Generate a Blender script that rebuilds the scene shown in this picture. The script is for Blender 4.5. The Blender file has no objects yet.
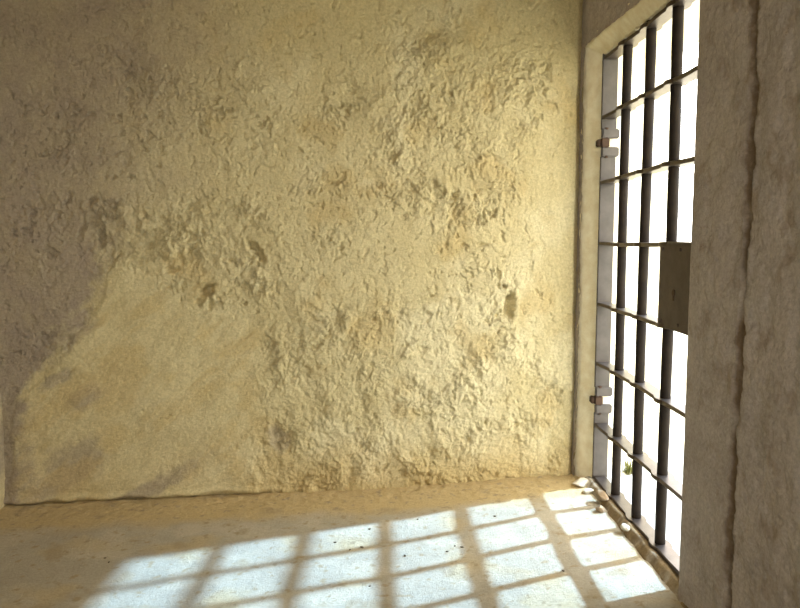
import bpy, bmesh, math, random
import numpy as np
from mathutils import Vector, Matrix

scene = bpy.context.scene
col = scene.collection
random.seed(7)

# ------------------------------------------------------------------ camera, sky, sun, exposure
CAM_H = 1.2
cd = bpy.data.cameras.new('camera')
cam = bpy.data.objects.new('camera', cd)
col.objects.link(cam)
cd.sensor_fit = 'HORIZONTAL'
cd.sensor_width = 36.0
cd.lens = 720.0 / 800.0 * 36.0
cd.clip_start = 0.05
cam.location = (0, 0, CAM_H)
cam.rotation_euler = (math.radians(90 - 5.237), 0, math.radians(-1.353))
scene.camera = cam

world = bpy.data.worlds.new('sky')
scene.world = world
world.use_nodes = True
wn = world.node_tree
bg = wn.nodes['Background']
bg.inputs['Color'].default_value = (1.0, 0.97, 0.90, 1)
bg.inputs['Strength'].default_value = 8.0

sl = bpy.data.lights.new('sun', 'SUN')
sl.energy = 12.5
sl.angle = math.radians(1.6)
sl.color = (0.40, 0.66, 1.0)
sun = bpy.data.objects.new('sun', sl)
col.objects.link(sun)
sun.location = (4, 5, 5)
sun.rotation_euler = Vector((-1.15, -0.405, -1.0)).to_track_quat('-Z', 'Y').to_euler()

# sampling portal over the doorway (adds no light of its own, guides the sky's light in)
pl = bpy.data.lights.new('doorway_portal', 'AREA')
pl.shape = 'RECTANGLE'
pl.size = 1.75
pl.size_y = 2.2
pl.cycles.is_portal = True
po = bpy.data.objects.new('doorway_portal', pl)
col.objects.link(po)
po.matrix_world = Matrix(((0, 0, 1, 1.50), (1, 0, 0, 2.82), (0, 1, 0, 1.06), (0, 0, 0, 1)))

p2 = pl.copy(); p2.size = 1.7; p2.size_y = 1.5
po2 = bpy.data.objects.new('fill_opening_portal', p2)  # portal for the unseen opening added behind the camera
col.objects.link(po2)
po2.matrix_world = Matrix(((1, 0, 0, -0.30), (0, 0, -1, -1.92), (0, 1, 0, 1.70), (0, 0, 0, 1)))

vs = scene.view_settings
vs.view_transform = 'Standard'
vs.look = 'None'
vs.exposure = 0.12
vs.gamma = 1.0
vs.use_curve_mapping = False
scene.cycles.diffuse_bounces = 8
scene.cycles.max_bounces = 12
scene.cycles.sample_clamp_indirect = 10

# ------------------------------------------------------------------ noise
def perlin(x, y, seed=0):
    rng = np.random.RandomState(seed)
    perm = rng.permutation(512)
    ang = rng.rand(512) * 2 * np.pi
    gx, gy = np.cos(ang), np.sin(ang)
    xi = np.floor(x).astype(np.int64); yi = np.floor(y).astype(np.int64)
    xf = x - xi; yf = y - yi
    u = xf * xf * xf * (xf * (xf * 6 - 15) + 10)
    v = yf * yf * yf * (yf * (yf * 6 - 15) + 10)
    def g(ix, iy, dx, dy):
        hsh = perm[(perm[ix & 511] + iy) & 511]
        return gx[hsh] * dx + gy[hsh] * dy
    a = g(xi, yi, xf, yf); b = g(xi + 1, yi, xf - 1, yf)
    c = g(xi, yi + 1, xf, yf - 1); d = g(xi + 1, yi + 1, xf - 1, yf - 1)
    return ((a + (b - a) * u) * (1 - v) + (c + (d - c) * u) * v) * 1.5

def fbm(x, y, f, octs=4, seed=0, gain=0.5):
    s = 0; a = 1; t = 0
    for i in range(octs):
        s = s + a * perlin(x * f + 3.7 * i, y * f - 5.1 * i, seed + i); t += a
        a *= gain; f *= 2.03
    return s / t

def sstep(a, b, x):
    t = np.clip((x - a) / (b - a), 0, 1)
    return t * t * (3 - 2 * t)

def facets(x, y, f, seed, tilt=1.0):
    """broken plaster: cells of random height, each a tilted plane"""
    rng = np.random.RandomState(seed)
    jx, jy, hh, tx, ty = (rng.rand(256, 256) for _ in range(5))
    X, Y = x * f, y * f
    xi = np.floor(X).astype(np.int64); yi = np.floor(Y).astype(np.int64)
    best = np.full(x.shape, 1e9); out = np.zeros(x.shape)
    for a in (-1, 0, 1):
        for b in (-1, 0, 1):
            cx, cy = xi + a, yi + b; m, n = cx & 255, cy & 255
            dx = X - cx - jx[m, n]; dy = Y - cy - jy[m, n]
            d = dx * dx + dy * dy
            v = hh[m, n] - 0.5 + tilt * ((tx[m, n] - 0.5) * dx + (ty[m, n] - 0.5) * dy)
            k = d < best
            best = np.where(k, d, best); out = np.where(k, v, out)
    return out

def poly_dist(x, y, pts):
    """signed distance (positive inside) to a polygon"""
    n = len(pts); d = np.full(x.shape, 1e9); ins = np.zeros(x.shape, bool)
    for i in range(n):
        ax, ay = pts[i]; bx, by = pts[(i + 1) % n]
        ex, ey = bx - ax, by - ay
        t = np.clip(((x - ax) * ex + (y - ay) * ey) / (ex * ex + ey * ey), 0, 1)
        d = np.minimum(d, np.hypot(x - ax - t * ex, y - ay - t * ey))
        if ay != by:
            ins ^= ((ay > y) != (by > y)) & (x < (bx - ax) * (y - ay) / (by - ay) + ax)
    return np.where(ins, d, -d)

# ------------------------------------------------------------------ materials
def new_mat(name):
    m = bpy.data.materials.new(name); m.use_nodes = True
    nt = m.node_tree; b = nt.nodes['Principled BSDF']
    return m, nt, b

def N(nt, t, **kw):
    n = nt.nodes.new(t)
    for k, v in kw.items(): setattr(n, k, v)
    return n

def mixc(nt, fac, a, b, mode='MIX'):
    n = N(nt, 'ShaderNodeMix', data_type='RGBA', blend_type=mode)
    for sock, v in ((n.inputs[0], fac), (n.inputs[6], a), (n.inputs[7], b)):
        if isinstance(v, (int, float)): sock.default_value = v
        elif isinstance(v, tuple): sock.default_value = (*v, 1)
        else: nt.links.new(v, sock)
    return n.outputs[2]

def noise(nt, co, scale, detail=6, rough=0.6, lo=0.35, hi=0.65):
    n = N(nt, 'ShaderNodeTexNoise')
    n.inputs['Scale'].default_value = scale
    n.inputs['Detail'].default_value = detail
    n.inputs['Roughness'].default_value = rough
    nt.links.new(co, n.inputs['Vector'])
    r = N(nt, 'ShaderNodeMapRange')
    r.inputs['From Min'].default_value = lo; r.inputs['From Max'].default_value = hi
    nt.links.new(n.outputs['Fac'], r.inputs['Value'])
    return r.outputs['Result']

def bump(nt, b, h, strength, dist):
    n = N(nt, 'ShaderNodeBump')
    n.inputs['Strength'].default_value = strength
    n.inputs['Distance'].default_value = dist
    nt.links.new(h, n.inputs['Height']); nt.links.new(n.outputs['Normal'], b.inputs['Normal'])

def masked_plaster(name, base, base2, c_r, c_g, c_b, grain=0.22, rough=0.95, bd=0.005):
    """plaster whose stains and painted-in shade come from the mesh's 'stain' attribute (r, g, b = three pigments)"""
    m, nt, b = new_mat(name)
    co = N(nt, 'ShaderNodeTexCoord').outputs['Object']
    at = N(nt, 'ShaderNodeAttribute', attribute_name='stain')
    sep = N(nt, 'ShaderNodeSeparateColor'); nt.links.new(at.outputs['Color'], sep.inputs['Color'])
    c = mixc(nt, noise(nt, co, 5.0), base, base2)
    c = mixc(nt, sep.outputs['Red'], c, c_r)
    c = mixc(nt, sep.outputs['Green'], c, c_g)
    c = mixc(nt, sep.outputs['Blue'], c, c_b)
    g = noise(nt, co, 85, 8, 0.75, 0.3, 0.7)
    lo = (1 - grain,) * 3; hi = (1 + grain,) * 3
    c = mixc(nt, 1.0, c, mixc(nt, g, lo, hi), 'MULTIPLY')
    nt.links.new(c, b.inputs['Base Color'])
    b.inputs['Roughness'].default_value = rough
    b.inputs['Specular IOR Level'].default_value = 0.15
    bump(nt, b, noise(nt, co, 95, 8, 0.75, 0.2, 0.8), 0.8, bd)
    return m

def simple_mat(name, c1, c2, scale, rough=0.8, metal=0.0, bd=0.001, spec=0.3):
    m, nt, b = new_mat(name)
    co = N(nt, 'ShaderNodeTexCoord').outputs['Object']
    nt.links.new(mixc(nt, noise(nt, co, scale), c1, c2), b.inputs['Base Color'])
    b.inputs['Roughness'].default_value = rough
    b.inputs['Metallic'].default_value = metal
    b.inputs['Specular IOR Level'].default_value = spec
    bump(nt, b, noise(nt, co, scale * 6, 6, 0.7, 0.2, 0.8), 0.5, bd)
    return m

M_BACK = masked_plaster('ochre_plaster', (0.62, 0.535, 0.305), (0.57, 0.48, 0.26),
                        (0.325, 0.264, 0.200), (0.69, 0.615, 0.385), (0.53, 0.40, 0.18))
M_SIDE = masked_plaster('brown_plaster', (0.47, 0.415, 0.365), (0.39, 0.342, 0.297),
                        (0.15, 0.10, 0.055), (0.47, 0.42, 0.36), (0.33, 0.27, 0.21), grain=0.25)
M_FLOOR = masked_plaster('dusty_floor', (0.45, 0.405, 0.31), (0.41, 0.365, 0.275),
                         (0.53, 0.405, 0.205), (0.52, 0.46, 0.34), (0.36, 0.285, 0.17), grain=0.13)
M_LIME = simple_mat('limewashed_surround', (0.89, 0.83, 0.63), (0.78, 0.69, 0.47), 22, 0.95, bd=0.006, spec=0.15)
M_SILL = masked_plaster('worn_threshold', (0.30, 0.22, 0.12), (0.22, 0.155, 0.08),
                        (0.62, 0.58, 0.50), (0.58, 0.55, 0.48), (0.16, 0.11, 0.06), grain=0.25)
M_PLAIN = simple_mat('rough_ceiling_plaster', (0.66, 0.60, 0.50), (0.60, 0.54, 0.44), 4, 0.95, bd=0.004, spec=0.1)
M_GROUND = simple_mat('pale_dry_earth', (0.55, 0.50, 0.38), (0.45, 0.40, 0.28), 3, 0.95, bd=0.004, spec=0.1)
M_OUT = simple_mat('whitewashed_outer_wall', (0.72, 0.68, 0.56), (0.65, 0.60, 0.47), 6, 0.95, bd=0.003, spec=0.1)
M_IRON = simple_mat('dark_iron', (0.016, 0.012, 0.010), (0.026, 0.019, 0.014), 18, 0.75, 0.0, 0.0008, 0.12)
M_FLAT = simple_mat('worn_flat_iron', (0.10, 0.077, 0.064), (0.068, 0.051, 0.041), 18, 0.42, 0.85, 0.0006, 0.4)
M_PLATE = simple_mat('brown_iron_plate', (0.095, 0.068, 0.054), (0.07, 0.049, 0.038), 22, 0.65, 0.0, 0.0012, 0.3)
M_GREY = simple_mat('grey_painted_iron', (0.10, 0.088, 0.080), (0.075, 0.066, 0.058), 16, 0.6, 0.0, 0.0008, 0.3)
M_RUST = simple_mat('rusted_pin', (0.075, 0.045, 0.028), (0.05, 0.03, 0.02), 30, 0.8, 0.0, 0.001, 0.2)
M_RUBBLE = simple_mat('chalky_rubble', (0.66, 0.62, 0.52), (0.50, 0.45, 0.34), 30, 0.95, bd=0.002, spec=0.1)
M_STONE = simple_mat('brown_stone', (0.40, 0.30, 0.19), (0.30, 0.22, 0.14), 30, 0.9, bd=0.002, spec=0.15)
M_PEBBLE = simple_mat('dark_pebble', (0.20, 0.165, 0.11), (0.15, 0.12, 0.08), 40, 0.9, bd=0.001, spec=0.2)
M_GRASS = simple_mat('dry_grass', (0.10, 0.11, 0.025), (0.15, 0.13, 0.04), 20, 0.8, bd=0.0005, spec=0.2)

# ------------------------------------------------------------------ mesh helpers
def grid_obj(name, P, mat, stain=None, flip=False, parent=None):
    nu, nv = P.shape[:2]
    idx = np.arange(nu * nv, dtype=np.int32).reshape(nu, nv)
    q = np.stack([idx[:-1, :-1], idx[1:, :-1], idx[1:, 1:], idx[:-1, 1:]], -1).reshape(-1, 4)
    if flip: q = q[:, ::-1]
    me = bpy.data.meshes.new(name)
    me.vertices.add(nu * nv); me.vertices.foreach_set('co', P.reshape(-1).astype(np.float32))
    me.loops.add(q.size); me.loops.foreach_set('vertex_index', np.ascontiguousarray(q).reshape(-1))
    me.polygons.add(len(q))
    me.polygons.foreach_set('loop_start', np.arange(0, q.size, 4, dtype=np.int32))
    me.polygons.foreach_set('use_smooth', np.ones(len(q), bool))
    me.update(calc_edges=True)
    if stain is not None:
        a = me.color_attributes.new('stain', 'FLOAT_COLOR', 'POINT')
        rgba = np.concatenate([np.clip(stain, 0, 1), np.ones((nu, nv, 1))], -1).astype(np.float32)
        a.data.foreach_set('color', rgba.reshape(-1))
    me.materials.append(mat)
    o = bpy.data.objects.new(name, me); col.objects.link(o)
    if parent: o.parent = parent
    return o

def bm_obj(name, bm, mat, parent=None, smooth=False):
    bmesh.ops.recalc_face_normals(bm, faces=bm.faces[:])
    me = bpy.data.meshes.new(name); bm.to_mesh(me); bm.free()
    if smooth:
        for p in me.polygons: p.use_smooth = True
    me.materials.append(mat)
    o = bpy.data.objects.new(name, me); col.objects.link(o)
    if parent: o.parent = parent
    return o

def add_box(bm, x0, x1, y0, y1, z0, z1, bev=0.0):
    r = bmesh.ops.create_cube(bm, size=1)
    for v in r['verts']:
        v.co = Vector(((x0 + x1) / 2 + v.co.x * (x1 - x0), (y0 + y1) / 2 + v.co.y * (y1 - y0), (z0 + z1) / 2 + v.co.z * (z1 - z0)))
    if bev:
        es = list({e for v in r['verts'] for e in v.link_edges})
        bmesh.ops.bevel(bm, geom=es, offset=bev, segments=2, affect='EDGES')

def add_cyl(bm, p, r, h, seg=20):
    bmesh.ops.create_cone(bm, cap_ends=True, segments=seg, radius1=r, radius2=r, depth=h, matrix=Matrix.Translation(p))

def join_into(dst, others):
    """merge helper meshes into one object's mesh (materials kept)"""
    bm = bmesh.new()
    mats = []
    for o in [dst] + others:
        me = o.data
        off = len(mats); mats += list(me.materials)
        n0 = len(bm.faces)
        bm.from_mesh(me)
        bm.faces.ensure_lookup_table()
        for f in bm.faces[n0:]: f.material_index = off
    bm.to_mesh(dst.data); bm.free()
    dst.data.materials.clear()
    for m in mats: dst.data.materials.append(m)
    for o in others:
        me = o.data; bpy.data.objects.remove(o); bpy.data.meshes.remove(me)

def structure(o, label, cat):
    o['kind'] = 'structure'; o['label'] = label; o['category'] = cat
    return o

def thing(o, label, cat, group=None):
    o['label'] = label; o['category'] = cat
    if group: o['group'] = group
    return o

# ------------------------------------------------------------------ the back wall: thick crumbling ochre plaster
WL = np.array([-1.675, 3.157]); WR = np.array([0.960, 3.443])
WLEN = float(np.linalg.norm(WR - WL)); WD = (WR - WL) / WLEN; WNRM = np.array([WD[1], -WD[0]])
CEIL = 2.75

def back_wall():
    du = 0.0042
    us = np.arange(-0.06, WLEN + 0.04, du)
    zs = np.concatenate([np.arange(-0.08, 2.36, du), np.arange(2.37, CEIL + 0.03, 0.02)])
    U, Z = np.meshgrid(us, zs, indexing='ij')
    wx = U + 0.05 * fbm(U, Z, 4, 3, 11); wz = Z + 0.05 * fbm(U, Z, 4, 3, 15)
    # regions of the surface
    smooth_pts = [(0.482, 1.068), (0.643, 1.036), (0.855, 0.868), (1.129, 0.818), (1.089, 0.364), (1.115, -0.2), (0.0, -0.2), (0.06, 0.487), (0.203, 0.619), (0.38, 0.839)]
    sd = poly_dist(wx, wz, smooth_pts)
    smooth = sstep(-0.02, 0.05, sd)
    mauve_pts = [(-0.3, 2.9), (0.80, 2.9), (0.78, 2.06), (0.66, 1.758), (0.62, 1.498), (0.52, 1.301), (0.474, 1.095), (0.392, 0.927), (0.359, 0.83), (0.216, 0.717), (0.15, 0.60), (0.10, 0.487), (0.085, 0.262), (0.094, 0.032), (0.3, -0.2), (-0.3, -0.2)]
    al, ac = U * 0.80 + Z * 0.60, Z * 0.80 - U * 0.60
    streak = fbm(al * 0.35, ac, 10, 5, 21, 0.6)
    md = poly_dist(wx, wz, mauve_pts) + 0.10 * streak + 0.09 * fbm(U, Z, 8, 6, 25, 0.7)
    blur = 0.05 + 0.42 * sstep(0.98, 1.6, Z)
    mauve = sstep(-blur, blur, md + 0.05 * sstep(1.0, 1.6, Z) + 0.10 * sstep(1.5, 2.1, Z))  # mauve-brown plaster plus some painted-in shade, spreading softly towards the upper left
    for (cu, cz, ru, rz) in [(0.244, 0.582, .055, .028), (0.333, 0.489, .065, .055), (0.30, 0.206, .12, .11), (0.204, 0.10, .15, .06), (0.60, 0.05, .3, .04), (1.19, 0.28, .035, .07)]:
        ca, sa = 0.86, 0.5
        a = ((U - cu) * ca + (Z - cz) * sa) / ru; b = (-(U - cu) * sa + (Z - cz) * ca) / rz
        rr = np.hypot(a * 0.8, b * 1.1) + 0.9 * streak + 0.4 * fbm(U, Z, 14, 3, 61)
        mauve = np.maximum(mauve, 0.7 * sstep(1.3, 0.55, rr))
    def region(pts, s=0.12): return sstep(-s, s, poly_dist(wx, wz, pts))
    rA = region([(1.60, 1.93), (1.95, 2.12), (2.42, 2.02), (2.45, 1.70), (2.15, 1.40), (2.02, 1.26), (1.80, 1.30), (1.62, 1.6)])
    rB = region([(1.13, 0.80), (1.5, 0.95), (2.2, 0.72), (2.70, 0.62), (2.70, -0.1), (1.10, -0.1)])
    rC = region([(0.42, 1.36), (0.80, 1.40), (1.20, 1.32), (1.2, 0.92), (0.86, 0.86), (0.62, 1.04), (0.45, 1.06)], 0.07)
    patchy = sstep(-0.05, 0.35, fbm(U, Z, 2.6, 3, 31))
    rough = np.clip(0.16 + 0.34 * patchy + 0.55 * rA + 0.50 * rB + 0.65 * rC, 0, 1.1) * (1 - 0.85 * smooth)
    rough *= 1 - 0.3 * sstep(0.5, 0.0, U) * (1 - rC)
    # relief (metres, towards the room)
    h = 0.016 * fbm(U, Z, 1.1, 3, 41) + 0.006 * fbm(U, Z, 4.0, 3, 45)
    kx, kz = wx + 0.010 * fbm(U, Z, 22, 3, 51), wz + 0.010 * fbm(U, Z, 22, 3, 55)
    n1 = fbm(kx, kz, 8, 6, 71, 0.66)
    n2 = fbm(kx * 1.1, kz * 0.95, 24, 5, 81, 0.66)
    n3 = fbm(U * 1.1, Z * 0.9, 55, 3, 91, 0.7)
    flake = sstep(0.04, 0.07, n1) * 0.0045 + sstep(0.18, 0.21, n1) * 0.0040 - sstep(-0.14, -0.19, n1) * 0.0075
    flake2 = -sstep(-0.16, -0.26, n2) * 0.0065 + sstep(0.18, 0.25, n2) * 0.0030
    fx, fz = U + 0.030 * fbm(U, Z, 12, 4, 181, 0.6), Z + 0.030 * fbm(U, Z, 12, 4, 185, 0.6)
    F1 = facets(fx * 1.15, fz * 0.85, 15, 5, 1.6); F2 = facets(fx * 1.2, fz * 0.9, 38, 6, 1.8)
    amt = rough * (0.45 + 0.75 * sstep(-0.15, 0.3, fbm(U, Z, 5.5, 3, 191)))
    h += 1.35 * amt * (0.9 * flake + 0.45 * flake2 + 0.007 * n1 + 0.0022 * n2 + 0.0035 * n3 + 0.0075 * F1 + 0.0045 * F2)
    h += 0.0030 * fbm(U, Z, 34, 5, 101, 0.7) * (0.45 + 0.55 * np.minimum(rough * 1.6, 1))
    chip = fbm(kx, kz, 15, 5, 161, 0.62)
    h -= 0.012 * sstep(0.24, 0.31, chip) * (1 - 0.9 * smooth) * (0.35 + 0.65 * patchy)
    sc = fbm(U * 0.9 + Z * 0.35, (Z * 0.9 - U * 0.35) * 0.45, 30, 4, 171, 0.6)
    spot = sstep(-0.12, 0.22, fbm(U, Z, 3.4, 3, 177))
    fine = fbm(kx, kz, 42, 3, 175, 0.6)
    h -= 0.0065 * sstep(0.30, 0.42, fine) * (1 - 0.75 * smooth) * (0.25 + 0.75 * spot)
    h -= 0.008 * sstep(0.24, 0.33, sc) * (1 - 0.8 * smooth) * (0.2 + 0.8 * (1 - spot) * patchy + 0.5 * rC)
    # trowel strokes on the smooth patch
    h += smooth * 0.012 * fbm(al * 0.6, ac * 1.8, 6, 5, 111, 0.55)
    h += 0.005 * sstep(-0.008, 0.008, sd + 0.01 * streak) * sstep(1.3, 0.7, U)
    # pits, gouges and the deep hole: (u, z, radius u, radius z, tilt, depth)
    pits = [(0.149, 1.732, .013, .010, 0, .010), (0.21, 1.733, .013, .010, .3, .010), (0.27, 1.726, .012, .012, 0, .009), (0.384, 1.804, .012, .010, 0, .008),
            (0.422, 1.729, .014, .011, .2, .010), (0.538, 1.732, .014, .011, -.2, .011), (0.643, 1.721, .013, .012, 0, .010), (0.667, 1.82, .011, .010, 0, .008),
            (0.638, 1.584, .016, .012, .5, .011), (0.70, 1.52, .018, .013, -.4, .012), (0.496, 1.461, .015, .011, .6, .010), (0.571, 1.47, .017, .012, 0, .011),
            (2.189, 1.818, .010, .007, -.5, .016), (2.221, 1.535, .008, .007, 0, .014), (2.013, 1.399, .030, .026, .5, .018), (1.912, 1.753, .024, .018, .4, .014),
            (2.187, 0.327, .012, .014, 0, .016), (1.75, 0.809, .012, .009, 0, .012), (1.055, 0.902, .016, .012, .5, .014), (1.311, 1.594, .012, .020, .4, .013),
            (1.158, 1.723, .018, .010, .2, .012), (2.285, 0.868, 0.034, .066, -.15, .055), (2.272, 0.975, .014, .018, -.5, .045), (2.293, 0.925, .014, .030, -.4, .040),
            (1.117, 1.132, .022, .058, .55, .034), (1.09, 1.165, .022, .028, .2, .014), (0.892, 0.962, .052, .026, .6, .034), (0.850, 0.915, .028, .024, -.2, .022), (0.90, 0.905, .016, .028, 0, .020), (1.001, 1.092, .018, .034, .2, .016),
            (1.188, 0.29, .030, .070, .2, .016), (0.818, 1.147, .020, .030, -.3, .015), (0.74, 1.06, .035, .018, .4, .014),
            (0.362, 1.235, .014, .055, -.25, .014), (0.444, 1.204, .016, .060, -.25, .017), (0.512, 1.344, .014, .036, -.6, .014), (0.496, 1.103, .016, .042, -.7, .015), (0.31, 1.37, .014, .03, -.5, .012), (0.40, 1.36, .02, .04, -.5, .010), (0.60, 1.25, .014, .035, -.4, .012),
            (0.29, 0.61, .030, .008, .5, .006), (0.72, 0.395, .07, .004, .12, .006), (0.585, 0.42, .007, .007, 0, .006), (0.64, 0.43, .006, .006, 0, .006), (0.53, 0.66, .008, .006, 0, .005)]
    jx, jz = U + 0.026 * fbm(U, Z, 20, 5, 121, .65), Z + 0.026 * fbm(U, Z, 20, 5, 125, .65)
    for (pu, pz, ru, rz, t, dep) in pits:
        c, s = math.cos(t), math.sin(t)
        a = ((jx - pu) * c + (jz - pz) * s) / ru; b = (-(jx - pu) * s + (jz - pz) * c) / rz
        r2 = np.sqrt(a * a + b * b)
        if pu < 1.25: dep *= 1.35
        h -= dep * sstep(1.15, 0.15, r2)
        h += dep * 0.07 * np.exp(-((r2 - 1.35) / 0.3) ** 2)
    # ragged foot of the plaster where it stops above the trodden earth
    foot = sstep(0.035, 0.0, Z + 0.02 * fbm(U, Z, 7, 3, 131)) * sstep(1.3, 1.0, U)
    h += 0.012 * sstep(0.06, 0.02, Z) * sstep(0.0, 0.02, Z) * sstep(1.3, 1.0, U) - 0.03 * foot
    # the coat curls back into the corner beside the doorway
    h -= 0.03 * sstep(WLEN - 0.055, WLEN - 0.005, U)
    P = np.empty(U.shape + (3,))
    P[..., 0] = WL[0] + WD[0] * U + WNRM[0] * h
    P[..., 1] = WL[1] + WD[1] * U + WNRM[1] * h
    P[..., 2] = Z
    pale = (sstep(0.02, 0.4, fbm(wx, wz, 2.2, 4, 141) + 0.30 * region([(1.6, 0.3), (2.0, 0.95), (2.5, 1.35), (2.62, 0.9), (2.5, 0.5), (2.0, 0.25)], .2)) * 0.8) * (1 - mauve) * (0.25 + 0.75 * sstep(0.9, 1.7, U))
    damp = sstep(0.32, 0.0, Z + 0.16 * fbm(U, Z, 5, 4, 151)) * sstep(0.9, 1.3, U) * 0.75
    damp = np.maximum(damp, 0.5 * sstep(0.10, 0.40, fbm(wx, wz, 3.1, 4, 155)) * (1 - mauve))
    damp = np.maximum(damp, 0.5 * smooth * sstep(-0.05, 0.3, fbm(al * 0.5, ac * 1.3, 5, 5, 157, 0.6)))
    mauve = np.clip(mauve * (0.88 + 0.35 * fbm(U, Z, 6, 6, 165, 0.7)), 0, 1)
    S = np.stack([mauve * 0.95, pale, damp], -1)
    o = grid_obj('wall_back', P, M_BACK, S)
    bm = bmesh.new(); add_box(bm, 0, WLEN + 0.58, 0.10, 0.40, -0.2, CEIL + 0.2)
    b = bm_obj('slab', bm, M_OUT)
    a = math.atan2(WD[1], WD[0])
    b.data.transform(Matrix.Translation((WL[0], WL[1], 0)) @ Matrix.Rotation(a, 4, 'Z') @ Matrix.Translation((-0.3, 0, 0)))
    join_into(o, [b])
    structure(o, 'crumbling ochre plaster wall facing the camera', 'wall')
back_wall()

# ------------------------------------------------------------------ the doorway wall
Y_FAR, Y_NEAR, Z_TOP = 3.345, 2.295, 2.030          # clear opening at the gate
OUT_X = 1.45

def face_x(Y):
    return 0.962 - 0.026 * sstep(2.6, 3.4, Y)

def side_relief(Y, Z):
    h = 0.014 * fbm(Y, Z, 1.3, 3, 201) + 0.006 * fbm(Y, Z, 6, 4, 205) + 0.0028 * fbm(Y, Z, 30, 4, 211) + 0.0012 * fbm(Y, Z, 90, 2, 215)
    n = fbm(Y, Z, 12, 4, 221)
    h += 0.003 * sstep(0.0, 0.08, n) - 0.003 * sstep(-0.15, -0.25, n)
    cy = 1.902 + 0.012 * fbm(Z * 0 + 0.3, Z, 3.5, 4, 231) + 0.010 * sstep(0.9, 0.6, Z)
    wdt = 0.012 + 0.007 * fbm(Z * 0 + 5.1, Z, 8, 3, 241)
    d = np.abs(Y - cy)
    vis = sstep(2.2, 1.75, Z)
    crack = sstep(wdt * 1.9, wdt * 0.4, d) * vis
    h -= 0.012 * crack
    h = h * (0.12 + 0.88 * sstep(0.0, 0.09, np.abs(Y - Y_NEAR + 0.062)))
    stain = np.stack([np.clip(crack * 0.6 + sstep(0.034, 0.008, d + 0.02 * fbm(Y, Z, 16, 4, 255)) * (0.72 + 0.7 * fbm(Y, Z, 5, 4, 251)) * vis, 0, 0.9),
                      0.7 * sstep(0.05, 0.4, fbm(Y, Z, 3.2, 4, 261)),
                      0.8 * sstep(0.05, 0.4, fbm(Y, Z, 9.0, 6, 271, 0.65))], -1)
    return h, stain

def side_patch(y0, y1, z0, z1, d, fade=True):
    ys = np.linspace(y0, y1, max(2, int((y1 - y0) / d))); zs = np.linspace(z0, z1, max(2, int((z1 - z0) / d)))
    Y, Z = np.meshgrid(ys, zs, indexing='ij')
    h, st = side_relief(Y, Z)
    P = np.stack([face_x(Y) - h, Y, Z], -1)
    return grid_obj('wall_patch', P, M_SIDE, st, flip=False)

def side_wall():
    o = side_patch(1.10, Y_NEAR - 0.062, -0.08, CEIL + 0.02, 0.0055)
    rest = [side_patch(-1.65, 1.10, -0.08, CEIL + 0.02, 0.03),
            side_patch(Y_NEAR - 0.062, Y_FAR + 0.062, Z_TOP + 0.05, CEIL + 0.02, 0.008),
            side_patch(Y_FAR + 0.062, 3.56, -0.08, CEIL + 0.02, 0.01)]
    for (a, b, c, d) in [(-1.8, 1.98, -0.25, CEIL + 0.2), (1.98, 3.72, 2.16, CEIL + 0.2), (3.69, 4.0, -0.25, CEIL + 0.2)]:
        bm = bmesh.new(); add_box(bm, 1.02, OUT_X - 0.005, a, b, c, d); rest.append(bm_obj('block', bm, M_OUT))
    # arris of the near jamb, turning from the inner face into the reveal
    o.name = 'wall_right'
    join_into(o, rest)
    structure(o, 'dark brown plaster wall around the barred doorway, cracked at right', 'wall')
side_wall()

def surround():
    # profile: x, offset on far/near sides, offset above, drawn from the room's face to the outer face
    prof = [(0.0, 0.085, 0.075), (0.0, 0.078, 0.062), (0.10, 0.066, 0.052), (0.25, 0.052, 0.042), (0.45, 0.036, 0.029), (0.65, 0.022, 0.018),
            (0.80, 0.010, 0.008), (0.93, 0.001, 0.0), (1.0, -0.004, -0.003)]
    xs = np.linspace(0, 1, len(prof))
    f = np.linspace(0, 1, 22)
    pk = np.interp(f, xs, [p[0] for p in prof]); po_ = np.interp(f, xs, [p[1] for p in prof]); pt = np.interp(f, xs, [p[2] for p in prof])
    xi = lambda Y: face_x(Y) + 0.004
    ox = np.array([1.03, 1.055, 1.08, 1.085, 1.16, 1.25, 1.35, OUT_X])
    oo = np.array([0.0, 0.004, 0.006, 0.012, 0.085, 0.17, 0.26, 0.33])
    ot = np.array([0.0, 0.004, 0.006, 0.010, 0.02, 0.035, 0.05, 0.065])
    n = 240
    seg = [np.linspace(0, 1, n), np.linspace(0, 1, 150), np.linspace(1, 0, n)]
    rows = []
    for k, ts in enumerate(seg):
        for t in ts:
            offy = np.concatenate([po_, oo]); offz = np.concatenate([pt, ot])
            if k == 0: Y = Y_FAR + offy; Z = -0.12 + t * (Z_TOP + offz + 0.12)
            elif k == 1: Y = (Y_FAR + offy) * (1 - t) + (Y_NEAR - offy) * t; Z = Z_TOP + offz
            else: Y = Y_NEAR - offy; Z = -0.12 + t * (Z_TOP + offz + 0.12)
            X = np.concatenate([xi(Y[:22]) * (1 - pk) + 1.005 * pk, ox])
            rows.append(np.stack([X, Y, Z], -1))
    P = np.array(rows)
    a = np.arange(P.shape[0])[:, None] * 0.011 + 0 * P[..., 0]; b = np.arange(P.shape[1])[None, :] * 0.006 + 0 * P[..., 0]
    w = np.concatenate([np.ones(22) * 1.0, np.zeros(8)]); w[0] = 0.3; w[21] = 0.3
    nn = (0.014 * fbm(a, b, 9, 4, 301) + 0.008 * fbm(a, b, 34, 3, 311)) * w
    P[..., 0] += nn * 0.7
    P[:n, :, 1] -= nn[:n]; P[n:n + 150, :, 2] -= nn[n:n + 150]; P[n + 150:, :, 0] -= nn[n + 150:] * 0.7
    o = grid_obj('trim_1', P[:, :23], M_LIME, flip=True)
    outer = grid_obj('outer', P[:, 22:], M_OUT, flip=True)
    join_into(o, [outer])
    structure(o, 'pale limewashed chamfered surround of the barred doorway', 'trim')
surround()

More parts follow.
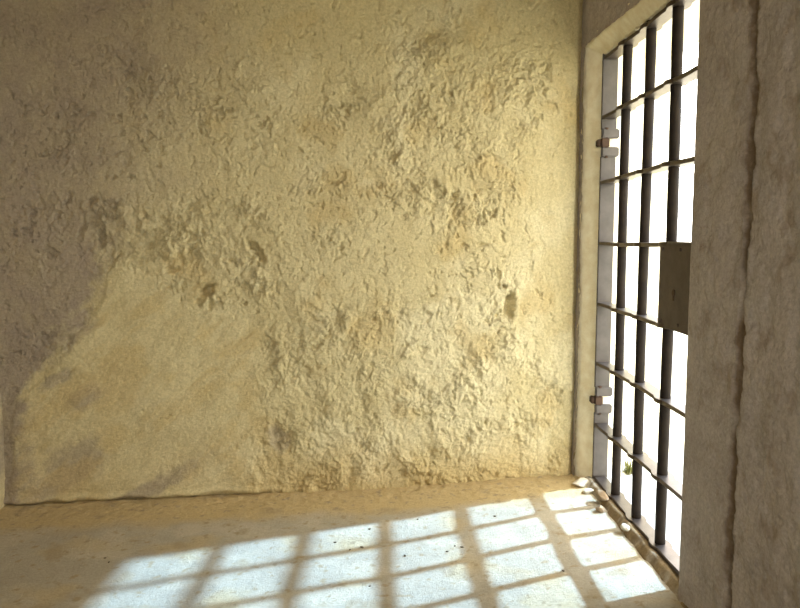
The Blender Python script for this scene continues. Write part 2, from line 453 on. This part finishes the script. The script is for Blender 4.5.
# ------------------------------------------------------------------ floor of trodden lime and sand
def floor_height(X, Y):
    h = 0.026 * sstep(0.0, 0.75, X)
    h = h + 0.006 * fbm(X, Y, 3, 3, 401) + 0.0022 * fbm(X, Y, 14, 4, 405) + 0.0012 * fbm(X, Y, 60, 3, 411)
    d = (X - WL[0]) * WNRM[0] + (Y - WL[1]) * WNRM[1]           # distance out from the back wall
    bank = sstep(0.30, 0.0, d + 0.10 * fbm(X, Y, 2.5, 3, 421))
    h = h + 0.010 * bank * (1 + 0.5 * fbm(X, Y, 20, 4, 431)) + 0.009 * bank * fbm(X, Y, 32, 4, 435, 0.65)
    return h, d, bank

def floor():
    xs = np.arange(-1.75, 1.02, 0.0075); ys = np.concatenate([np.arange(-1.7, 1.6, 0.06), np.arange(1.6, 3.56, 0.0065)])
    X, Y = np.meshgrid(xs, ys, indexing='ij')
    h, d, bank = floor_height(X, Y)
    e = 0.07 * fbm(X, Y, 5, 4, 441) + 0.02 * fbm(X, Y, 30, 3, 445)
    sand = sstep(0.36, 0.20, d + e)
    sand = np.maximum(sand, 0.55 * sstep(0.05, 0.4, fbm(X, Y, 3, 5, 451)))
    pale = 0.8 * sstep(0.0, 0.35, fbm(X, Y, 5, 4, 461))
    dark = 0.9 * sstep(0.30, 0.42, fbm(X, Y, 26, 3, 471)) + 0.5 * sstep(0.22, 0.45, fbm(X, Y, 6, 4, 475)) + 0.2 * sstep(-0.7, -1.25, X + 0.4 * e)  # last term puts the low light at the left end into the colour
    o = grid_obj('floor', np.stack([X, Y, h], -1), M_FLOOR, np.stack([sand, pale * (1 - sand), dark], -1))
    bm = bmesh.new(); add_box(bm, -1.9, 1.3, -1.8, 3.6, -0.3, -0.05)
    join_into(o, [bm_obj('bed', bm, M_FLOOR)])
    structure(o, 'pale dusty earthen floor crossed by the shadow of the gate', 'floor')
floor()

def threshold():
    xs = np.concatenate([np.arange(0.925, 1.075, 0.005), np.linspace(1.075, 1.55, 30)]); ys = np.arange(1.9, 3.72, 0.0065)
    X, Y = np.meshgrid(xs, ys, indexing='ij')
    edge = 0.958 + 0.010 * fbm(Y, Y * 0 + 0.7, 6, 4, 501)
    base = 0.030
    lip = sstep(0, 0.030, X - edge)
    h = -0.02 + (base + 0.02) * sstep(-0.012, 0.004, X - edge) + 0.026 * lip
    h += (0.007 * fbm(X, Y, 12, 4, 511) + 0.003 * fbm(X, Y, 50, 3, 515)) * sstep(1.01, 0.97, X)
    wear = fbm(X, Y, 9, 4, 521)
    h -= 0.010 * sstep(0.0, 0.4, wear) * sstep(0.99, 0.95, X)
    lime = np.maximum(sstep(0.05, 0.3, wear) * sstep(1.0, 0.97, X) * 0.35, sstep(3.18, 3.30, Y + 0.04 * wear) * 0.8)
    outc = sstep(1.01, 1.05, X)
    dark = 0.7 * sstep(0.0, 0.35, fbm(X, Y, 16, 4, 531))
    o = grid_obj('trim_2', np.stack([X, Y, h], -1), M_SILL, np.stack([lime, outc, dark * (1 - outc)], -1))
    structure(o, 'low worn brown threshold under the barred gate', 'threshold')
threshold()

# ------------------------------------------------------------------ remaining shell
def left_wall():
    ys = np.arange(-1.7, 3.25, 0.02); zs = np.arange(-0.08, CEIL + 0.03, 0.02)
    Y, Z = np.meshgrid(ys, zs, indexing='ij')
    h = 0.014 * fbm(Y, Z, 1.3, 3, 601) + 0.006 * fbm(Y, Z, 8, 4, 605)
    st = np.stack([0.9 * sstep(-0.1, 0.3, fbm(Y, Z, 2, 4, 611) + 0.25), 0 * Y, 0 * Y], -1)
    o = grid_obj('wall_left', np.stack([-1.685 + h, Y, Z], -1), M_BACK, st, flip=True)
    bm = bmesh.new(); add_box(bm, -2.0, -1.75, -1.9, 3.6, -0.25, CEIL + 0.2)
    join_into(o, [bm_obj('slab', bm, M_OUT)])
    structure(o, 'brown stained plaster wall at the left edge', 'wall')
left_wall()
bm = bmesh.new()
for (x0, x1, z0, z1) in [(-1.9, -1.15, -0.25, CEIL + 0.2), (0.55, 1.2, -0.25, CEIL + 0.2), (-1.15, 0.55, -0.25, 0.95), (-1.15, 0.55, 2.45, CEIL + 0.2)]:  # unseen wall; the gap between its blocks is added for fill light
    add_box(bm, x0, x1, -1.9, -1.62, z0, z1)
structure(bm_obj('wall_front', bm, M_PLAIN), 'plain plaster wall behind the camera with an opening added to let in fill light', 'wall')
bm = bmesh.new(); add_box(bm, -2.0, 1.44, -1.9, 4.0, CEIL, CEIL + 0.25)
structure(bm_obj('ceiling', bm, M_PLAIN), 'rough plaster ceiling of the cell', 'ceiling')

def ground():
    xs = np.concatenate([np.arange(1.40, 3.0, 0.04), np.linspace(3.0, 30, 40)]); ys = np.concatenate([np.linspace(-22, 1, 30), np.arange(1.05, 6, 0.05), np.linspace(6.1, 30, 30)])
    X, Y = np.meshgrid(xs, ys, indexing='ij')
    h = 0.02 + 0.02 * fbm(X, Y, 1.2, 4, 701) - 0.02 * sstep(3, 1.4, X)
    o = grid_obj('ground', np.stack([X, Y, h], -1), M_GROUND)
    X, Y = np.meshgrid(np.linspace(-25, 1.40, 30), np.linspace(-22, -1.85, 30), indexing='ij')
    join_into(o, [grid_obj('yard', np.stack([X, Y, 0.02 + 0.02 * fbm(X, Y, 1.2, 2, 705)], -1), M_GROUND)])
    structure(o, 'sunlit pale earth outside the gate', 'ground')
ground()

# ------------------------------------------------------------------ the barred gate
GX = 1.030                                            # plane of the round bars
BARS = [3.085, 2.824, 2.563]
LEVELS = [2.010, 1.744, 1.455, 1.176, 0.890, 0.613, 0.323, 0.062]
R_BAR = 0.0195

gate = bpy.data.objects.new('barred_gate', None)
col.objects.link(gate); gate.location = (GX, (Y_FAR + Y_NEAR) / 2, 0.055)
thing(gate, 'dark iron barred cell gate with flat cross bars and a lock plate', 'gate')
bpy.context.view_layer.update()
GINV = Matrix.Translation(-gate.location)

def part(name, bm, mat, parent=None, smooth=False, label=None):
    bmesh.ops.transform(bm, matrix=GINV, verts=bm.verts[:])
    o = bm_obj(name, bm, mat, parent or gate, smooth)
    if label: o['label'] = label
    return o

def cross_bar(z, i):
    """flat bar lying level, pierced by the round bars and swollen around each of them"""
    y0, y1 = Y_NEAR + 0.002, Y_FAR - 0.010
    hw, th = 0.029, 0.016
    ys = np.linspace(y0, y1, 210)
    def half(y):
        w = hw
        for b in BARS:
            d = abs(y - b)
            if d < 0.042: w = max(w, hw + 0.010 * (0.5 + 0.5 * math.cos(math.pi * d / 0.042)) ** 0.45)
        return w
    bm = bmesh.new()
    loops = []
    for y in ys:
        w = half(y); sag = 0.0035 * math.sin(i * 1.7 + y * 4.0) + 0.0015 * math.sin(y * 17 + i)
        c = 0.002
        pts = [(-w, -th / 2 + c), (-w, th / 2 - c), (-w + c, th / 2), (w - c, th / 2), (w, th / 2 - c), (w, -th / 2 + c), (w - c, -th / 2), (-w + c, -th / 2)]
        loops.append([bm.verts.new((GX + px, y, z + pz + sag)) for px, pz in pts])
    for a, b in zip(loops, loops[1:]):
        for k in range(8):
            bm.faces.new((a[k], a[(k + 1) % 8], b[(k + 1) % 8], b[k]))
    bm.faces.new(loops[0]); bm.faces.new(loops[-1][::-1])
    return part('cross_bar', bm, M_FLAT)
for i, z in enumerate(LEVELS):
    cb = cross_bar(z, i)

for k, y in enumerate(BARS):
    bm = bmesh.new()
    segs = 30; rings = []
    for j in range(segs + 1):
        z = 0.045 + (Z_TOP + 0.012 - 0.045) * j / segs
        ox = 0.0018 * math.sin(z * 3.1 + k * 2.0); oy = 0.0016 * math.sin(z * 2.3 + k)
        r = R_BAR * (1 + 0.02 * math.sin(z * 23 + k * 1.3))
        rings.append([bm.verts.new((GX + ox + r * math.cos(a), y + oy + r * math.sin(a), z)) for a in [2 * math.pi * q / 18 for q in range(18)]])
    for a, b in zip(rings, rings[1:]):
        for q in range(18): bm.faces.new((a[q], a[(q + 1) % 18], b[(q + 1) % 18], b[q]))
    bm.faces.new(rings[0][::-1]); bm.faces.new(rings[-1])
    part('round_bar', bm, M_IRON, smooth=True)

# hinge stile in three lengths between the two hinges, and the shutting stile behind the near jamb
SX0, SX1 = 0.999, 1.068
HZ = [1.633, 0.437]
for (a, b) in [(0.050, HZ[1] - 0.060), (HZ[1] + 0.060, HZ[0] - 0.060), (HZ[0] + 0.060, Z_TOP + 0.004)]:
    bm = bmesh.new(); add_box(bm, SX0, SX1, Y_FAR - 0.022, Y_FAR - 0.007, a, b, 0.002)
    part('stile', bm, M_GREY, label='flat grey hinge stile')
bm = bmesh.new(); add_box(bm, SX0 + 0.004, SX1, Y_NEAR + 0.006, Y_NEAR + 0.022, 0.05, Z_TOP + 0.004, 0.002)
part('stile', bm, M_GREY)
for hz in HZ:
    bm = bmesh.new(); add_box(bm, 0.998, 1.034, Y_FAR - 0.036, Y_FAR - 0.004, hz - 0.020, hz + 0.020, 0.003)
    hg = part('hinge', bm, M_RUST, label='dark rusted hinge block')
    for s in (-1, 1):
        bm = bmesh.new(); add_box(bm, 1.000, 1.080, Y_FAR - 0.034, Y_FAR - 0.010, hz + s * 0.041 - 0.022, hz + s * 0.041 + 0.022, 0.005)
        part('knuckle', bm, M_GREY, hg)
    bm = bmesh.new(); add_cyl(bm, (1.022, Y_FAR - 0.022, hz), 0.009, 0.136, 16)
    part('pin', bm, M_RUST, hg, True)
    bm = bmesh.new(); add_box(bm, 0.982, 1.012, Y_FAR - 0.026, Y_FAR + 0.012, hz - 0.016, hz + 0.016, 0.004)
    part('wall_hook', bm, M_RUST, hg)

# lock plate with its keyhole
bm = bmesh.new(); add_box(bm, 0.999, 1.007, Y_NEAR + 0.004, BARS[2] + 0.021, 0.884, 1.180, 0.002)
lp = part('lock_plate', bm, M_PLATE, label='brown iron lock plate beside the near jamb')
bm = bmesh.new()
bmesh.ops.create_cone(bm, cap_ends=True, segments=20, radius1=0.0115, radius2=0.0115, depth=0.004, matrix=Matrix.Translation((0.9985, 2.445, 1.012)) @ Matrix.Rotation(math.pi / 2, 4, 'Y'))
add_box(bm, 0.9966, 1.0004, 2.4405, 2.4495, 0.985, 1.012)
part('keyhole', bm, M_RUST, lp)
for yy, zz in ((2.55, 1.16), (2.55, 0.905), (2.40, 1.16), (2.40, 0.905)):
    bm = bmesh.new(); bmesh.ops.create_uvsphere(bm, u_segments=12, v_segments=8, radius=0.006, matrix=Matrix.Translation((0.999, yy, zz)))
    part('rivet', bm, M_PLATE, lp, True)
bm = bmesh.new(); add_box(bm, 1.007, 1.046, Y_NEAR + 0.02, 2.535, 0.900, 1.165, 0.004)
part('lock_case', bm, M_PLATE, lp)

# ------------------------------------------------------------------ rubble at the threshold, pebbles, grass outside
def lump(name, loc, size, seed, mat, rot=0.0, sub=3):
    bm = bmesh.new()
    bmesh.ops.create_icosphere(bm, subdivisions=sub, radius=1)
    rng = random.Random(seed)
    cuts = [(Vector((rng.uniform(-1, 1), rng.uniform(-1, 1), rng.uniform(-1, 1))).normalized(), rng.uniform(0.55, 0.85)) for _ in range(9)]
    for v in bm.verts:
        for n, d in cuts:
            e = v.co.dot(n) - d
            if e > 0: v.co -= n * e * 0.9
        v.co *= 1 + rng.uniform(-0.03, 0.03)
        v.co = Vector((v.co.x * size[0], v.co.y * size[1], v.co.z * size[2]))
    zmin = min(v.co.z for v in bm.verts)
    for v in bm.verts: v.co.z -= zmin
    o = bm_obj(name, bm, mat)
    o.location = loc; o.rotation_euler = (0, 0, rot)
    return o

def fl(x, y):
    return float(floor_height(np.array([x]), np.array([y]))[0][0])

for (nm, x, y, z, s, seed, mat, rot, lab) in [
        ('plaster_rubble', 0.930, 3.300, fl(.93, 3.3) - .004, (.050, .034, .024), 1, M_RUBBLE, .5, 'largest white plaster chunk at the foot of the far door jamb'),
        ('plaster_rubble', 0.945, 3.215, fl(.945, 3.215) - .004, (.026, .032, .012), 2, M_RUBBLE, 1.1, 'flat white plaster chunk just in front of the largest chunk'),
        ('threshold_stone', 0.972, 3.085, .038, (.024, .046, .022), 3, M_STONE, .25, 'long brown stone lodged on the threshold beside the first bar'),
        ('threshold_stone', 0.935, 2.985, fl(.935, 2.985) - .004, (.022, .030, .016), 4, M_STONE, -.3, 'small brown stone on the floor against the threshold'),
        ('plaster_rubble', 0.968, 2.760, .036, (.020, .030, .014), 5, M_RUBBLE, .1, 'small pale chip on the threshold below the second bar')]:
    thing(lump(nm, (x, y, z), s, seed, mat, rot), lab, 'rubble' if mat is M_RUBBLE else 'stone', 'debris along the threshold')

proto = None
for i, (x, y) in enumerate([(-0.192, 2.752), (-0.13, 2.686), (-0.084, 2.703), (-0.047, 2.395), (0.081, 2.629), (0.242, 2.651), (0.277, 2.695), (0.303, 2.676), (0.147, 2.977),
                            (0.637, 2.446), (-1.049, 2.638), (-1.02, 2.60), (0.476, 2.969), (-0.056, 2.876)]):
    if proto is None:
        proto = o = lump('pebble', (0, 0, 0), (.008, .006, .004), 11, M_PEBBLE, 0, 2)
    else:
        o = proto.copy(); col.objects.link(o)
    o.location = (x, y, fl(x, y) - 0.001); o.rotation_euler = (0, 0, i * 1.3)
    s = 0.7 + 0.5 * random.random(); o.scale = (s, s, s)
    thing(o, 'tiny dark pebble lying on the pale floor', 'pebble', 'tiny pebbles scattered on the floor')

def grass_tuft(x, y, n, hgt, seed, label):
    rng = random.Random(seed); bm = bmesh.new()
    for _ in range(n):
        a = rng.uniform(0, 2 * math.pi); lean = rng.uniform(0.1, 0.8); h = hgt * rng.uniform(0.5, 1); w = 0.004
        bx, by = rng.uniform(-.03, .03), rng.uniform(-.03, .03)
        prev = None
        for k in range(4):
            t = k / 3; r = lean * h * t * t; z = h * t * (1 - 0.25 * lean * t)
            ww = w * (1 - 0.85 * t)
            px, py = bx + math.cos(a) * r, by + math.sin(a) * r
            tx, ty = -math.sin(a) * ww, math.cos(a) * ww
            ring = [bm.verts.new((px + tx, py + ty, z)), bm.verts.new((px - tx, py - ty, z)), bm.verts.new((px + math.cos(a) * ww * .5, py + math.sin(a) * ww * .5, z + .001))]
            if prev:
                for q in range(3): bm.faces.new((prev[q], prev[(q + 1) % 3], ring[(q + 1) % 3], ring[q]))
            prev = ring
    o = bm_obj('grass_tuft', bm, M_GRASS); o.location = (x, y, 0.054)
    return thing(o, label, 'grass')
grass_tuft(1.205, 3.40, 46, 0.09, 3, 'small yellow green grass tuft outside between the first two bars')
